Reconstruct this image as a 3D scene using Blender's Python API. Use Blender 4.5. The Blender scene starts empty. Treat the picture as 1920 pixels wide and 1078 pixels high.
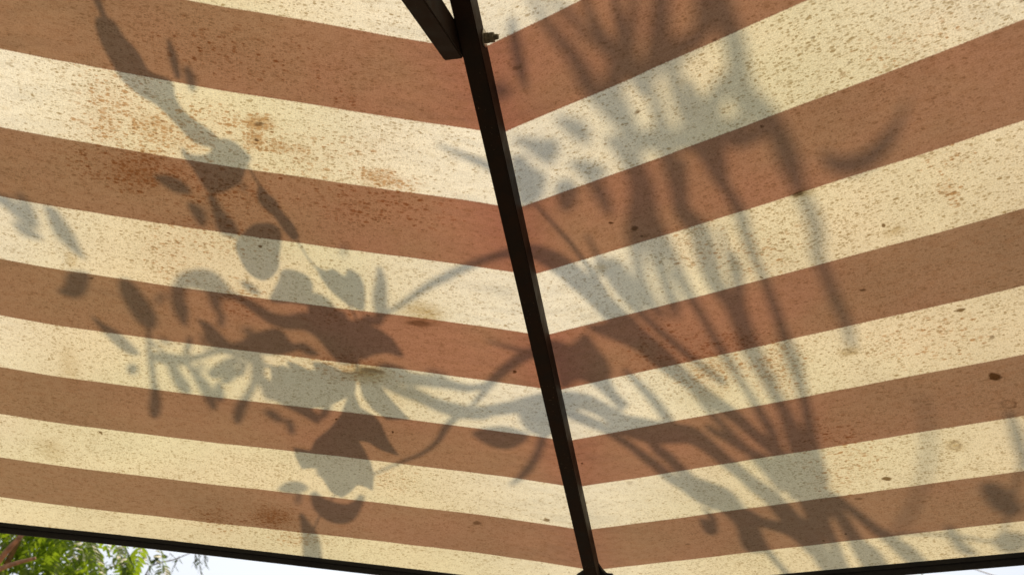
import bpy, bmesh, math, random
import numpy as np
from mathutils import Vector, Matrix
from mathutils.geometry import tessellate_polygon

# ------------------------------------------------------------------ frame of reference
W = 0.09                       # one woven stripe = 9 cm ; canopy corner above (0,0)
EAVE = 2.05                    # height of the canopy edge
RC = 17.0                      # octagon corner radius in stripes
PITCH = 0.3756325
K0 = 0.6559083
HALF = math.radians(67.5)
CAM = np.array([2.6200283, -16.7586759, -4.0544151])
ROT = np.array([[0.97139767, 0.22550436, 0.07439319],
                [0.05586859, -0.52153675, 0.85139774],
                [-0.23079269, 0.82288954, 0.51921820]])
F = 1730.395
S = bpy.context.scene
COL = S.collection

def wpt(P):
    return Vector((float(P[0]) * W, float(P[1]) * W, float(P[2]) * W + EAVE))

# ------------------------------------------------------------------ camera
cd = bpy.data.cameras.new('camera')
cam = bpy.data.objects.new('camera', cd)
COL.objects.link(cam)
R = Matrix(((ROT[0][0], ROT[1][0], -ROT[2][0]),
            (ROT[0][1], ROT[1][1], -ROT[2][1]),
            (ROT[0][2], ROT[1][2], -ROT[2][2])))
cam.matrix_world = Matrix.Translation(wpt(CAM)) @ R.to_4x4()
cd.sensor_width = 36
cd.lens = F * 36 / 1920
cd.clip_start = 0.02
cd.clip_end = 2000
S.camera = cam
cd.dof.use_dof = True
cd.dof.focus_distance = 1.05
cd.dof.aperture_fstop = 12

# ------------------------------------------------------------------ light
SUN_EL, SUN_AZ = math.radians(54), math.radians(-12)      # azimuth from +Y towards +X
SD = np.array([math.sin(SUN_AZ) * math.cos(SUN_EL), math.cos(SUN_AZ) * math.cos(SUN_EL), math.sin(SUN_EL)])
world = bpy.data.worlds.new('World')
S.world = world
world.use_nodes = True
wn, wl = world.node_tree.nodes, world.node_tree.links
bg = wn['Background']
sky = wn.new('ShaderNodeTexSky')
sky.sky_type = 'NISHITA'
sky.sun_disc = False
sky.sun_elevation = SUN_EL
sky.sun_rotation = SUN_AZ
sky.dust_density = 3.0
sky.air_density = 1.0
sky.ozone_density = 1.0
sky.altitude = 50
hs_ = wn.new('ShaderNodeHueSaturation')
hs_.inputs['Saturation'].default_value = 0.45
wl.new(sky.outputs[0], hs_.inputs['Color'])
wl.new(hs_.outputs[0], bg.inputs[0])
bg.inputs[1].default_value = 0.14
sl = bpy.data.lights.new('sun', 'SUN')
sl.energy = 3.55
sl.angle = math.radians(0.6)
sl.color = (1.0, 0.80, 0.58)
sun = bpy.data.objects.new('sun', sl)
COL.objects.link(sun)
sun.rotation_euler = Vector(SD).to_track_quat('Z', 'Y').to_euler()
S.view_settings.view_transform = 'Standard'
S.view_settings.look = 'None'
S.view_settings.gamma = 1
S.view_settings.use_curve_mapping = False
S.view_settings.exposure = 0.0
S.render.engine = 'CYCLES'

# ------------------------------------------------------------------ materials
def srgb(r, g, b):
    return tuple((c / 255 / 12.92 if c <= 10 else ((c / 255 + 0.055) / 1.055) ** 2.4) for c in (r, g, b)) + (1,)

class NT:
    """tiny node helper"""
    def __init__(s, name):
        s.m = bpy.data.materials.new(name)
        s.m.use_nodes = True
        s.t = s.m.node_tree
        s.t.nodes.clear()
        s.out = s.n('ShaderNodeOutputMaterial')
    def n(s, typ, **kw):
        nd = s.t.nodes.new(typ)
        for k, v in kw.items():
            setattr(nd, k, v)
        return nd
    def put(s, sock, v):
        if hasattr(v, 'is_linked'):
            s.t.links.new(v, sock)
        else:
            sock.default_value = v
    def math(s, op, a, b=0.0, c=0.0, clamp=False):
        nd = s.n('ShaderNodeMath', operation=op, use_clamp=clamp)
        s.put(nd.inputs[0], a); s.put(nd.inputs[1], b); s.put(nd.inputs[2], c)
        return nd.outputs[0]
    def vmath(s, op, a, b=(0, 0, 0)):
        nd = s.n('ShaderNodeVectorMath', operation=op)
        s.put(nd.inputs[0], a); s.put(nd.inputs[1], b)
        return nd.outputs['Value'] if op in ('LENGTH', 'DISTANCE') else nd.outputs[0]
    def mix(s, f, a, b, mode='MIX'):
        nd = s.n('ShaderNodeMix', data_type='RGBA', blend_type=mode)
        s.put(nd.inputs[0], f); s.put(nd.inputs[6], a); s.put(nd.inputs[7], b)
        return nd.outputs[2]
    def noise(s, vec, scale, detail=2.0, rough=0.5, dist=0.0, dim='3D'):
        nd = s.n('ShaderNodeTexNoise', noise_dimensions=dim)
        s.put(nd.inputs['Vector'], vec)
        nd.inputs['Scale'].default_value = scale
        nd.inputs['Detail'].default_value = detail
        nd.inputs['Roughness'].default_value = rough
        nd.inputs['Distortion'].default_value = dist
        return nd.outputs['Fac']
    def ramp(s, v, a, b, lo=0.0, hi=1.0, smooth=True):
        nd = s.n('ShaderNodeMapRange', interpolation_type='SMOOTHSTEP' if smooth else 'LINEAR')
        s.put(nd.inputs[0], v)
        nd.inputs[1].default_value = a; nd.inputs[2].default_value = b
        nd.inputs[3].default_value = lo; nd.inputs[4].default_value = hi
        return nd.outputs[0]
    def bump(s, h, strength, dist):
        nd = s.n('ShaderNodeBump')
        nd.inputs['Strength'].default_value = strength
        nd.inputs['Distance'].default_value = dist
        s.put(nd.inputs['Height'], h)
        return nd.outputs[0]
    def surface(s, sh):
        s.t.links.new(sh, s.out.inputs[0])
        return s.m

def principled(name, col, rough=0.5, metal=0.0, spec=0.5, var=0.15, scale=30, speck=None, bump=0.0):
    k = NT(name)
    tc = k.n('ShaderNodeTexCoord').outputs['Object']
    nz = k.noise(tc, scale, 4, 0.6)
    c = k.mix(k.ramp(nz, 0.3, 0.7), tuple(x * (1 - var) for x in col[:3]) + (1,), tuple(min(1, x * (1 + var)) for x in col[:3]) + (1,))
    if speck:
        sp = k.ramp(k.noise(tc, speck[0], 1, 0.4), speck[1], speck[1] + 0.03)
        c = k.mix(k.math('MULTIPLY', sp, k.ramp(k.noise(tc, 9, 2), 0.45, 0.65)), c, speck[2])
    p = k.n('ShaderNodeBsdfPrincipled')
    k.put(p.inputs['Base Color'], c)
    k.put(p.inputs['Roughness'], k.ramp(nz, 0.2, 0.8, rough * 0.8, min(1, rough * 1.25)))
    p.inputs['Metallic'].default_value = metal
    p.inputs['Specular IOR Level'].default_value = spec
    if bump:
        k.put(p.inputs['Normal'], k.bump(nz, 0.5, bump))
    return k.surface(p.outputs[0])

def leafmat(name, c1, c2, trans=0.5, scale=14):
    k = NT(name)
    tc = k.n('ShaderNodeTexCoord').outputs['Object']
    oi = k.n('ShaderNodeObjectInfo').outputs['Random']
    nz = k.noise(tc, scale, 3, 0.6)
    f = k.math('ADD', k.math('MULTIPLY', nz, 0.6), k.math('MULTIPLY', oi, 0.45), clamp=True)
    c = k.mix(f, c1, c2)
    d = k.n('ShaderNodeBsdfPrincipled')
    k.put(d.inputs['Base Color'], c)
    d.inputs['Roughness'].default_value = 0.42
    t = k.n('ShaderNodeBsdfTranslucent')
    k.put(t.inputs[0], k.mix(1.0, c, (1.9, 2.1, 0.55, 1), 'MULTIPLY'))
    m = k.n('ShaderNodeMixShader')
    m.inputs[0].default_value = trans
    k.t.links.new(d.outputs[0], m.inputs[1]); k.t.links.new(t.outputs[0], m.inputs[2])
    return k.surface(m.outputs[0])

# ------------------------------------------------------------------ geometry of the canopy
def plane(side):
    e = np.array([side * math.sin(HALF), -math.cos(HALF), 0.0])
    i = np.array([-side * math.cos(HALF), -math.sin(HALF), 0.0])
    s = i * math.cos(PITCH) + np.array([0, 0, math.sin(PITCH)])
    n = np.cross(e, s)
    n = n / np.linalg.norm(n) * (1 if n[2] > 0 else -1)
    return e, s, n
PL = {-1: plane(-1), 1: plane(1)}
HIP = np.cross(np.cross(PL[-1][0], PL[-1][1]), np.cross(PL[1][0], PL[1][1]))
HIP = HIP / np.linalg.norm(HIP)
HIP = HIP * (-1 if HIP[1] > 0 else 1)
HIPN = np.array([0, -HIP[2], HIP[1]]); HIPN = HIPN * (1 if HIPN[2] > 0 else -1)
CC = {-1: [0.0990131, -0.0982577, 0.0206324, -0.00122, -0.0294168, 0.0088356, 0.0029552, -0.0003812, -0.0006255],
      1: [0.0905881, -0.0232943, 0.000832, -5.03e-05, -0.0484349, 0.0140672, 0.0037548, -0.0004346, -0.0009511]}

def hipx(y):
    """where the seam between the two front panels lies on the fabric, for a reading at height y"""
    return np.interp(y, [-627, -190, 148, 418, 639, 822, 976, 1109], [732, 830, 906, 966.5, 1016, 1057, 1091, 1121])

def ray(x, y):
    return np.array([(x - 960) / F, -(y - 539) / F, 1.0]) @ ROT

def on_fabric(x, y, side=None):
    if side is None:
        side = -1 if x < hipx(y) else 1
    e, s, n = PL[side]
    r = ray(x, y)
    l = -(CAM @ n) / (r @ n)
    return CAM + l * r, l, side

def stripe_v(u, v, side):
    c = CC[side]
    vv = min(v, 11.0)
    uu = min(max(u, 0.0), 11.0)
    return v + c[0] + c[1]*uu + c[2]*uu*uu + c[3]*uu**3 + c[4]*vv + c[5]*uu*vv + c[6]*vv*vv + c[7]*uu*uu*vv + c[8]*uu*vv*vv

def fab_uv(x, y):
    P, l, side = on_fabric(x, y)
    e, s, n = PL[side]
    u, v = P @ e, P @ s
    return side * u, stripe_v(u, v, side) - K0, l

def over(x, y, d):
    """point d metres up the sun's beam from the fabric spot read at (x, y)"""
    P, l, side = on_fabric(x, y)
    return wpt(P) + Vector(SD) * d

# ------------------------------------------------------------------ objects
def mesh_obj(name, verts, faces, mat, parent=None, smooth=False):
    me = bpy.data.meshes.new(name)
    me.from_pydata([tuple(v) for v in verts], [], faces)
    me.materials.append(mat)
    if smooth:
        me.polygons.foreach_set('use_smooth', [True] * len(me.polygons))
    o = bpy.data.objects.new(name, me)
    COL.objects.link(o)
    if parent:
        o.parent = parent
    return o

def bm_obj(name, bm, mat, parent=None, smooth=False):
    bmesh.ops.recalc_face_normals(bm, faces=bm.faces)
    me = bpy.data.meshes.new(name)
    bm.to_mesh(me); bm.free()
    me.materials.append(mat)
    if smooth:
        me.polygons.foreach_set('use_smooth', [True] * len(me.polygons))
    o = bpy.data.objects.new(name, me)
    COL.objects.link(o)
    if parent:
        o.parent = parent
    return o

def empty(name, loc, label, cat, group=None):
    o = bpy.data.objects.new(name, None)
    COL.objects.link(o)
    o.location = loc
    o.empty_display_size = 0.1
    o['label'] = label; o['category'] = cat
    if group:
        o['group'] = group
    return o

def hexa(bm, P):
    """box from 8 corners: bottom loop 0-3, top loop 4-7"""
    v = [bm.verts.new(p) for p in P]
    for f in ((0, 1, 2, 3), (7, 6, 5, 4), (0, 4, 5, 1), (1, 5, 6, 2), (2, 6, 7, 3), (3, 7, 4, 0)):
        bm.faces.new([v[i] for i in f])
    return v

def beam(bm, a, b, wx, up, x0=None, bevel=0.0012):
    """square tube from a to b (top-left edge line), width vector wx, depth vector up"""
    a, b, wx, up = Vector(a), Vector(b), Vector(wx), Vector(up)
    v = hexa(bm, [a, a + wx, b + wx, b, a + up, a + wx + up, b + wx + up, b + up])
    es = list({e for q in v for e in q.link_edges})
    bmesh.ops.bevel(bm, geom=es, offset=bevel, segments=2, affect='EDGES')

def tube(bm, pts, rad, seg=8, cap=True):
    pts = [Vector(p) for p in pts]
    rings = []
    up = Vector((0.31, 0.17, 0.93))
    for i, p in enumerate(pts):
        t = (pts[min(i + 1, len(pts) - 1)] - pts[max(i - 1, 0)])
        t.normalize()
        a = t.cross(up)
        if a.length < 1e-4:
            a = t.cross(Vector((1, 0, 0)))
        a.normalize(); b = t.cross(a)
        r = rad[i] if hasattr(rad, '__len__') else rad
        rings.append([bm.verts.new(p + a * (r * math.cos(2 * math.pi * k / seg)) + b * (r * math.sin(2 * math.pi * k / seg))) for k in range(seg)])
    for i in range(len(rings) - 1):
        for k in range(seg):
            bm.faces.new((rings[i][k], rings[i][(k + 1) % seg], rings[i + 1][(k + 1) % seg], rings[i + 1][k]))
    if cap:
        bm.faces.new(rings[0]); bm.faces.new(rings[-1])

def crom(P, n):
    """Catmull-Rom through rows of P"""
    P = np.array(P, float)
    Q = np.vstack([2 * P[0] - P[1], P, 2 * P[-1] - P[-2]])
    out = []
    for i in range(len(P) - 1):
        p0, p1, p2, p3 = Q[i:i + 4]
        for k in range(n):
            t = k / n
            out.append(0.5 * ((2 * p1) + (-p0 + p2) * t + (2 * p0 - 5 * p1 + 4 * p2 - p3) * t * t + (-p0 + 3 * p1 - 3 * p2 + p3) * t ** 3))
    out.append(P[-1])
    return np.array(out)

# ================================================================== SETTING
gk = NT('paving')
gtc = gk.n('ShaderNodeTexCoord').outputs['Object']
gb = gk.n('ShaderNodeBsdfPrincipled')
gk.put(gb.inputs['Base Color'], gk.mix(gk.noise(gtc, 1.5, 5, 0.6), (0.13, 0.11, 0.075, 1), (0.21, 0.18, 0.125, 1)))
gb.inputs['Roughness'].default_value = 0.85
gk.put(gb.inputs['Normal'], gk.bump(gk.noise(gtc, 60, 4), 0.4, 0.004))
M_GROUND = gk.surface(gb.outputs[0])
g = mesh_obj('ground', [(-400, -400, 0), (400, -400, 0), (400, 400, 0), (-400, 400, 0)], [(0, 1, 2, 3)], M_GROUND)
g['kind'] = 'structure'

# ================================================================== PARASOL
M_METAL = principled('painted_metal', srgb(35, 22, 14), 0.66, 0.0, 0.2, 0.45, 45, speck=(420, 0.72, (0.12, 0.085, 0.05, 1)), bump=0.0008)
M_HEM = principled('black_binding', (0.007, 0.008, 0.012, 1), 0.6, 0.0, 0.3, 0.2, 200)
M_STEEL = principled('weathered_steel', (0.16, 0.14, 0.10, 1), 0.5, 0.75, 0.5, 0.35, 300)

def fabric():
    k = NT('striped_canvas')
    uv = k.n('ShaderNodeUVMap', uv_map='weave').outputs[0]
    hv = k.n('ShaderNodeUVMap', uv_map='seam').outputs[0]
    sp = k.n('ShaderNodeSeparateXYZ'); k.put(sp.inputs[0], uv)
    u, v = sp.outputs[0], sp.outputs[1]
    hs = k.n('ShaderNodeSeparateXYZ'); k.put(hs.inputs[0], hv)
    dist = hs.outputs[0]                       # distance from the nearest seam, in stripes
    # the woven edge wanders by a thread or two
    wob = k.math('MULTIPLY', k.math('SUBTRACT', k.noise(k.vmath('MULTIPLY', uv, (0.7, 0.15, 0)), 1.0, 2), 0.5), 0.05)
    wob2 = k.math('MULTIPLY', k.math('SUBTRACT', k.noise(k.vmath('MULTIPLY', uv, (45, 20, 0)), 1.0, 1), 0.5), 0.020)
    vv = k.math('ADD', k.math('ADD', v, wob), wob2)
    fr = k.math('FRACT', k.math('MULTIPLY', vv, 0.5))
    tri = k.math('ABSOLUTE', k.math('SUBTRACT', fr, 0.25))
    tri2 = k.math('ABSOLUTE', k.math('SUBTRACT', fr, 1.25))
    tri = k.math('MINIMUM', tri, tri2)
    brown = k.ramp(tri, 0.2465, 0.2535, 1.0, 0.0, False)
    # base cloth colours
    big = k.noise(k.vmath('MULTIPLY', uv, (0.35, 0.35, 0)), 1.0, 3, 0.55)
    big2 = k.noise(k.vmath('ADD', k.vmath('MULTIPLY', uv, (0.5, 0.7, 0)), (7.3, 2.1, 0)), 1.0, 3, 0.55)
    cream = k.mix(k.ramp(big, 0.35, 0.65), (0.80, 0.72, 0.47, 1), (0.82, 0.69, 0.46, 1))
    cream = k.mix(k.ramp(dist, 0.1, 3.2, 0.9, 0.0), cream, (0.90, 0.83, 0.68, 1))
    br = k.mix(k.ramp(big2, 0.35, 0.65), (0.36, 0.19, 0.105, 1), (0.39, 0.18, 0.105, 1))
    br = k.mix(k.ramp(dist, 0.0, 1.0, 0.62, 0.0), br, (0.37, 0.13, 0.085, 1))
    # long-lived dust makes the low part of the slope tan
    tan = k.ramp(v, 4.5, -0.5, 0.0, 0.5)
    cream = k.mix(tan, cream, (0.76, 0.67, 0.43, 1))
    side = k.ramp(u, 4.5, 9.5, 0.0, 1.0)
    side = k.math('MULTIPLY', side, k.ramp(v, 8.5, 4.0))
    cream = k.mix(side, cream, (0.70, 0.57, 0.385, 1))
    br = k.mix(tan, br, (0.31, 0.195, 0.115, 1))
    br = k.mix(k.ramp(u, -4.0, -8.5, 0.0, 0.6), br, (0.31, 0.19, 0.10, 1))
    br = k.mix(side, br, (0.275, 0.165, 0.095, 1))
    mot = k.noise(k.vmath('MULTIPLY', uv, (7, 13, 0)), 1.0, 4, 0.65)
    br = k.mix(k.ramp(mot, 0.42, 0.68, 0.0, 0.34), br, (0.24, 0.105, 0.045, 1))
    cream = k.mix(k.ramp(mot, 0.47, 0.70, 0.0, 0.30), cream, (0.60, 0.47, 0.26, 1))
    col = k.mix(brown, cream, br)
    # threads
    th = k.noise(k.vmath('MULTIPLY', uv, (10, 90, 0)), 1.0, 2, 0.7)
    th2 = k.noise(k.vmath('MULTIPLY', uv, (80, 12, 0)), 1.0, 2, 0.7)
    tt = k.math('ADD', k.ramp(th, 0.3, 0.7, -0.06, 0.06), k.ramp(th2, 0.3, 0.7, -0.04, 0.04))
    gr = k.noise(k.vmath('MULTIPLY', uv, (60, 75, 0)), 1.0, 1, 0.5)
    tt = k.math('ADD', k.math('ADD', tt, 1.0), k.ramp(gr, 0.25, 0.75, -0.13, 0.13))
    tv = k.n('ShaderNodeCombineXYZ')
    for i in range(3):
        k.put(tv.inputs[i], tt)
    col = k.mix(1.0, col, tv.outputs[0], 'MULTIPLY')
    # mildew specks lying along the weave
    dens = k.noise(k.vmath('MULTIPLY', uv, (0.55, 0.75, 0)), 1.0, 4, 0.6)
    densr = k.ramp(dens, 0.34, 0.66, 0.38, 1.1)
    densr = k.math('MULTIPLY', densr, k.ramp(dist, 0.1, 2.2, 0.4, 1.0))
    jit = k.n('ShaderNodeTexNoise'); k.put(jit.inputs[0], k.vmath('MULTIPLY', uv, (30, 60, 0))); jit.inputs['Scale'].default_value = 1; jit.inputs['Detail'].default_value = 2
    uvj = k.vmath('ADD', uv, k.vmath('MULTIPLY', k.vmath('SUBTRACT', jit.outputs['Color'], (0.5, 0.5, 0.5)), (0.05, 0.022, 0)))
    def dots(sx, sy, off, dn, r0, r1):
        vo = k.n('ShaderNodeTexVoronoi', feature='F1', voronoi_dimensions='2D')
        k.put(vo.inputs['Vector'], k.vmath('ADD', k.vmath('MULTIPLY', uvj, (sx, sy, 0)), off)); vo.inputs['Scale'].default_value = 1.0
        sc = k.n('ShaderNodeSeparateColor'); k.put(sc.inputs[0], vo.outputs['Color'])
        rad = k.math('ADD', r0, k.math('MULTIPLY', k.math('POWER', sc.outputs[0], 2.0), r1 - r0))
        a = k.math('DIVIDE', k.math('SUBTRACT', rad, vo.outputs['Distance']), 0.16, clamp=True)
        keep = k.math('MULTIPLY', k.math('SUBTRACT', dn, sc.outputs[1]), 6.0, clamp=True)
        return k.math('MULTIPLY', k.math('MULTIPLY', a, keep), k.math('ADD', 0.45, k.math('MULTIPLY', sc.outputs[2], 0.55)))
    # stains, measured on the cloth: x, y, rx, ry, weight
    RUST = [(200, 230, 60, 60, .6), (350, 260, 60, 35, .6), (330, 320, 50, 25, .7), (280, 300, 60, 40, .7), (560, 280, 40, 20, .6), (760, 350, 40, 20, .6), (620, 590, 60, 30, .3), (450, 560, 60, 40, .4), (1470, 660, 50, 50, .5), (1385, 640, 50, 30, .5), (1780, 300, 60, 40, .35), (1560, 900, 50, 40, .4), (230, 170, 110, 50, .35), (300, 250, 150, 60, .45), (420, 230, 90, 40, .40), (600, 270, 130, 40, .30), (240, 320, 120, 50, .5), (420, 360, 150, 50, .45), (700, 380, 170, 50, .42), (560, 330, 100, 40, .3), (450, 100, 200, 60, .25), (400, 440, 150, 60, .3), (650, 690, 120, 30, .5), (1250, 660, 120, 60, .35), (1550, 830, 120, 60, .35), (1750, 640, 150, 60, .3), (1420, 480, 130, 50, .3), (1700, 90, 160, 60, .22), (1300, 440, 80, 30, .3), (215, 200, 75, 55, .55), (290, 240, 70, 45, .75), (340, 220, 60, 40, .5), (485, 232, 38, 20, 1.2), (478, 262, 26, 26, 1.0), (525, 278, 50, 14, .8),
            (255, 325, 75, 45, .8), (240, 350, 40, 20, .6), (715, 335, 60, 22, .9), (390, 92, 40, 22, .45), (510, 968, 55, 24, .8), (410, 970, 60, 30, .4), (560, 1010, 60, 20, .5),
            (1330, 690, 110, 50, .6), (1450, 700, 60, 60, .5), (1780, 360, 26, 34, .6), (330, 480, 60, 80, .35), (1600, 860, 70, 50, .4), (570, 300, 60, 18, .45), (1300, 470, 60, 40, .4), (740, 900, 60, 30, .3), (640, 190, 40, 20, .3)]
    OLIVE = [(690, 700, 46, 20, 1.1), (795, 586, 45, 20, 1.0), (1508, 362, 30, 10, 1.0), (1675, 434, 26, 9, .7), (1592, 660, 22, 9, .9), (1790, 835, 20, 12, .8), (130, 685, 20, 40, .5), (95, 842, 28, 22, .5),
             (135, 490, 12, 16, .7), (1128, 502, 14, 8, .8), (1330, 740, 50, 20, .4), (760, 735, 60, 24, .35), (1100, 760, 30, 12, .2)]
    DARK = [(787, 607, 26, 7, .7), (700, 694, 22, 5, .7), (1496, 366, 14, 5, .9), (1865, 706, 12, 8, 1.4), (1800, 582, 9, 4, 1.3), (1662, 897, 10, 4, 1.2), (1858, 633, 6, 4, .7), (1190, 428, 8, 6, .8),
            (1148, 417, 4, 3, 1.3), (487, 462, 4, 3, 1.6), (1025, 975, 8, 3, .9), (895, 980, 9, 4, .7), (963, 697, 4, 3, 1.0), (1656, 424, 4, 4, 1.2), (968, 128, 10, 4, .5), (736, 809, 3, 2, 1.4), (630, 786, 3, 2, 1.2),
            (190, 811, 4, 3, 1.0), (1203, 444, 4, 3, .8), (1427, 521, 3, 2, 1.2), (1427, 236, 4, 3, .8), (1525, 71, 4, 3, .8), (1590, 118, 4, 3, .6), (480, 262, 5, 3, .9), (487, 233, 12, 4, .8), (1092, 868, 3, 2, 1.0), (275, 174, 8, 3, .5),
            (1585, 1000, 3, 2, .8), (690, 590, 4, 2, .6), (1180, 905, 6, 4, .35), (150, 500, 3, 2, .7), (1610, 934, 9, 3, .5), (1545, 1014, 3, 2, .8)]
    RING = [(1890, 757, 15, 8, .75), (1790, 835, 11, 7, .7), (1585, 661, 10, 5, .6)]
    def blobs(lst, soft):
        acc = None
        for (x, y, rx, ry, wgt) in lst:
            u0, v0, l = fab_uv(x, y)
            u1 = fab_uv(x + rx, y)[0]; 
            v2 = fab_uv(x, y + ry)[1]
            ru = max(abs(u1 - u0), 1e-3); rv = max(abs(v2 - v0), 1e-3)
            d = k.vmath('MULTIPLY', k.vmath('SUBTRACT', uvw, (u0, v0, 0)), (1 / ru, 1 / rv, 0))
            q = k.vmath('LENGTH', d)
            if soft == 'ring':
                q = k.math('ABSOLUTE', k.math('SUBTRACT', k.math('ADD', q, k.ramp(ringn, 0.3, 0.7, -0.35, 0.35)), 0.85))
                b = k.math('MULTIPLY', k.ramp(q, 0.0, 0.5, wgt, 0.0), k.ramp(ringn, 0.25, 0.6, 1.2, 0.35))
            elif soft:
                b = k.ramp(q, 0.1, 1.45, wgt, 0.0)
            else:
                b = k.ramp(q, 0.55, 1.25, wgt, 0.0)
            acc = b if acc is None else k.math('MAXIMUM', acc, b)
        return acc
    dn = k.n('ShaderNodeTexNoise'); k.put(dn.inputs[0], k.vmath('MULTIPLY', uv, (6, 9, 0))); dn.inputs['Scale'].default_value = 1; dn.inputs['Detail'].default_value = 3
    uvw = k.vmath('ADD', uv, k.vmath('MULTIPLY', k.vmath('SUBTRACT', dn.outputs['Color'], (0.5, 0.5, 0.5)), (0.13, 0.08, 0)))
    ringn = k.noise(k.vmath('MULTIPLY', uv, (11, 16, 0)), 1.0, 3, 0.6)
    rust = blobs(RUST, True); olive = blobs(OLIVE, True); dark = blobs(DARK, False); ringm = blobs(RING, 'ring')
    sp1 = k.noise(k.vmath('MULTIPLY', uv, (12, 22, 0)), 1.0, 4, 0.72)
    dloc = k.math('MULTIPLY', densr, 0.55)
    m1 = dots(10, 22, (0.3, 0.7, 0), k.math('MULTIPLY', dloc, 0.8), 0.14, 0.44)
    m2 = dots(16, 31, (5.3, 2.7, 0), k.math('ADD', dloc, 0.10), 0.16, 0.48)
    m3 = dots(23, 40, (1.3, 8.7, 0), k.math('ADD', dloc, 0.22), 0.20, 0.52)
    rd1 = dots(11, 23, (9.1, 3.3, 0), k.math('MULTIPLY', rust, 1.3), 0.2, 0.58)
    rd2 = dots(18, 34, (2.1, 6.3, 0), k.math('MULTIPLY', rust, 1.7), 0.2, 0.58)
    rm = k.math('ADD', k.math('MAXIMUM', rd1, rd2), k.math('MULTIPLY', k.math('MULTIPLY', rust, k.ramp(rust, 0.15, 1.0, 0.25, 1.0)), k.ramp(sp1, 0.30, 0.68, 0.3, 0.95)), clamp=True)
    om = k.math('MULTIPLY', olive, k.ramp(sp1, 0.30, 0.70, 0.25, 1.0), clamp=True)
    # random extra small spots
    vo = k.n('ShaderNodeTexVoronoi', feature='F1'); k.put(vo.inputs['Vector'], k.vmath('MULTIPLY', uvw, (1.3, 2.2, 0))); vo.inputs['Scale'].default_value = 1.0
    vo.inputs['Randomness'].default_value = 1.0
    rs = k.ramp(vo.outputs['Distance'], 0.02, 0.07, 0.75, 0.0)
    rs = k.math('MULTIPLY', rs, k.ramp(vo.outputs['Color'], 0.55, 0.7))
    amp = k.math('SUBTRACT', 0.95, k.math('MULTIPLY', brown, 0.38))
    mk = k.math('MULTIPLY', k.math('MAXIMUM', k.math('MAXIMUM', m1, m2), m3), amp)
    col = k.mix(mk, col, k.mix(1.0, col, (0.46, 0.37, 0.24, 1), 'MULTIPLY'))
    col = k.mix(rm, col, k.mix(1.0, col, (0.61, 0.41, 0.26, 1), 'MULTIPLY'))
    col = k.mix(om, col, k.mix(1.0, col, (0.55, 0.42, 0.20, 1), 'MULTIPLY'))
    col = k.mix(k.math('MAXIMUM', k.math('MAXIMUM', dark, ringm), rs, clamp=True), col, k.mix(1.0, col, (0.26, 0.18, 0.10, 1), 'MULTIPLY'))
    col = k.mix(1.0, col, (0.83, 0.87, 0.825, 1), 'MULTIPLY')
    glow = k.noise(k.vmath('ADD', k.vmath('MULTIPLY', uv, (0.28, 0.45, 0)), (3.3, 8.1, 0)), 1.0, 3, 0.55)
    gv = k.ramp(glow, 0.3, 0.7, 0.93, 1.06)
    gc = k.n('ShaderNodeCombineXYZ')
    for i in range(3):
        k.put(gc.inputs[i], gv)
    col = k.mix(1.0, col, gc.outputs[0], 'MULTIPLY')
    under = k.mix(1.0, k.mix(brown, (0.62, 0.60, 0.46, 1), (0.085, 0.105, 0.078, 1)), k.mix(0.5, (1, 1, 1, 1), tv.outputs[0]), 'MULTIPLY')
    col = k.mix(1.0, col, k.mix(brown, (1.02, 1.01, 1.05, 1), (1.02, 1.02, 1.05, 1)), 'MULTIPLY')
    wv = k.n('ShaderNodeCombineXYZ'); k.put(wv.inputs[0], k.math('MULTIPLY', dist, 0.9)); k.put(wv.inputs[1], k.math('MULTIPLY', v, 2.2))
    puck = k.math('MULTIPLY', k.noise(wv.outputs[0], 1.0, 2, 0.5), k.ramp(dist, 0.0, 2.2, 1.6, 0.0))
    hgt = k.math('ADD', k.noise(k.vmath('MULTIPLY', uv, (0.8, 0.5, 0)), 1.0, 2, 0.5), puck)
    nrm = k.bump(hgt, 0.6, 0.02)
    d = k.n('ShaderNodeBsdfDiffuse'); k.put(d.inputs[0], k.mix(0.35, under, k.mix(1.0, col, under, 'MULTIPLY'))); k.put(d.inputs['Normal'], nrm)
    t = k.n('ShaderNodeBsdfTranslucent'); k.put(t.inputs[0], col); k.put(t.inputs['Normal'], nrm)
    ms = k.n('ShaderNodeMixShader'); ms.inputs[0].default_value = 0.62
    k.t.links.new(d.outputs[0], ms.inputs[1]); k.t.links.new(t.outputs[0], ms.inputs[2])
    return k.surface(ms.outputs[0])
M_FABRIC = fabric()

CEN = np.array([0, -RC, 0.0])
CW = wpt(CEN)
parasol = empty('parasol', (CW.x, CW.y, 0.0), 'octagonal parasol with stained brown and cream striped canopy and dark brown metal frame', 'parasol')
def loc(P):                      # stripe coordinates -> coordinates local to the parasol
    w = wpt(P)
    return Vector((w.x - CW.x, w.y - CW.y, w.z))
APEX = CEN + np.array([0, 0, RC * HIP[2] / -HIP[1]])
SIDE = 2 * RC * math.sin(math.pi / 8)

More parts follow.
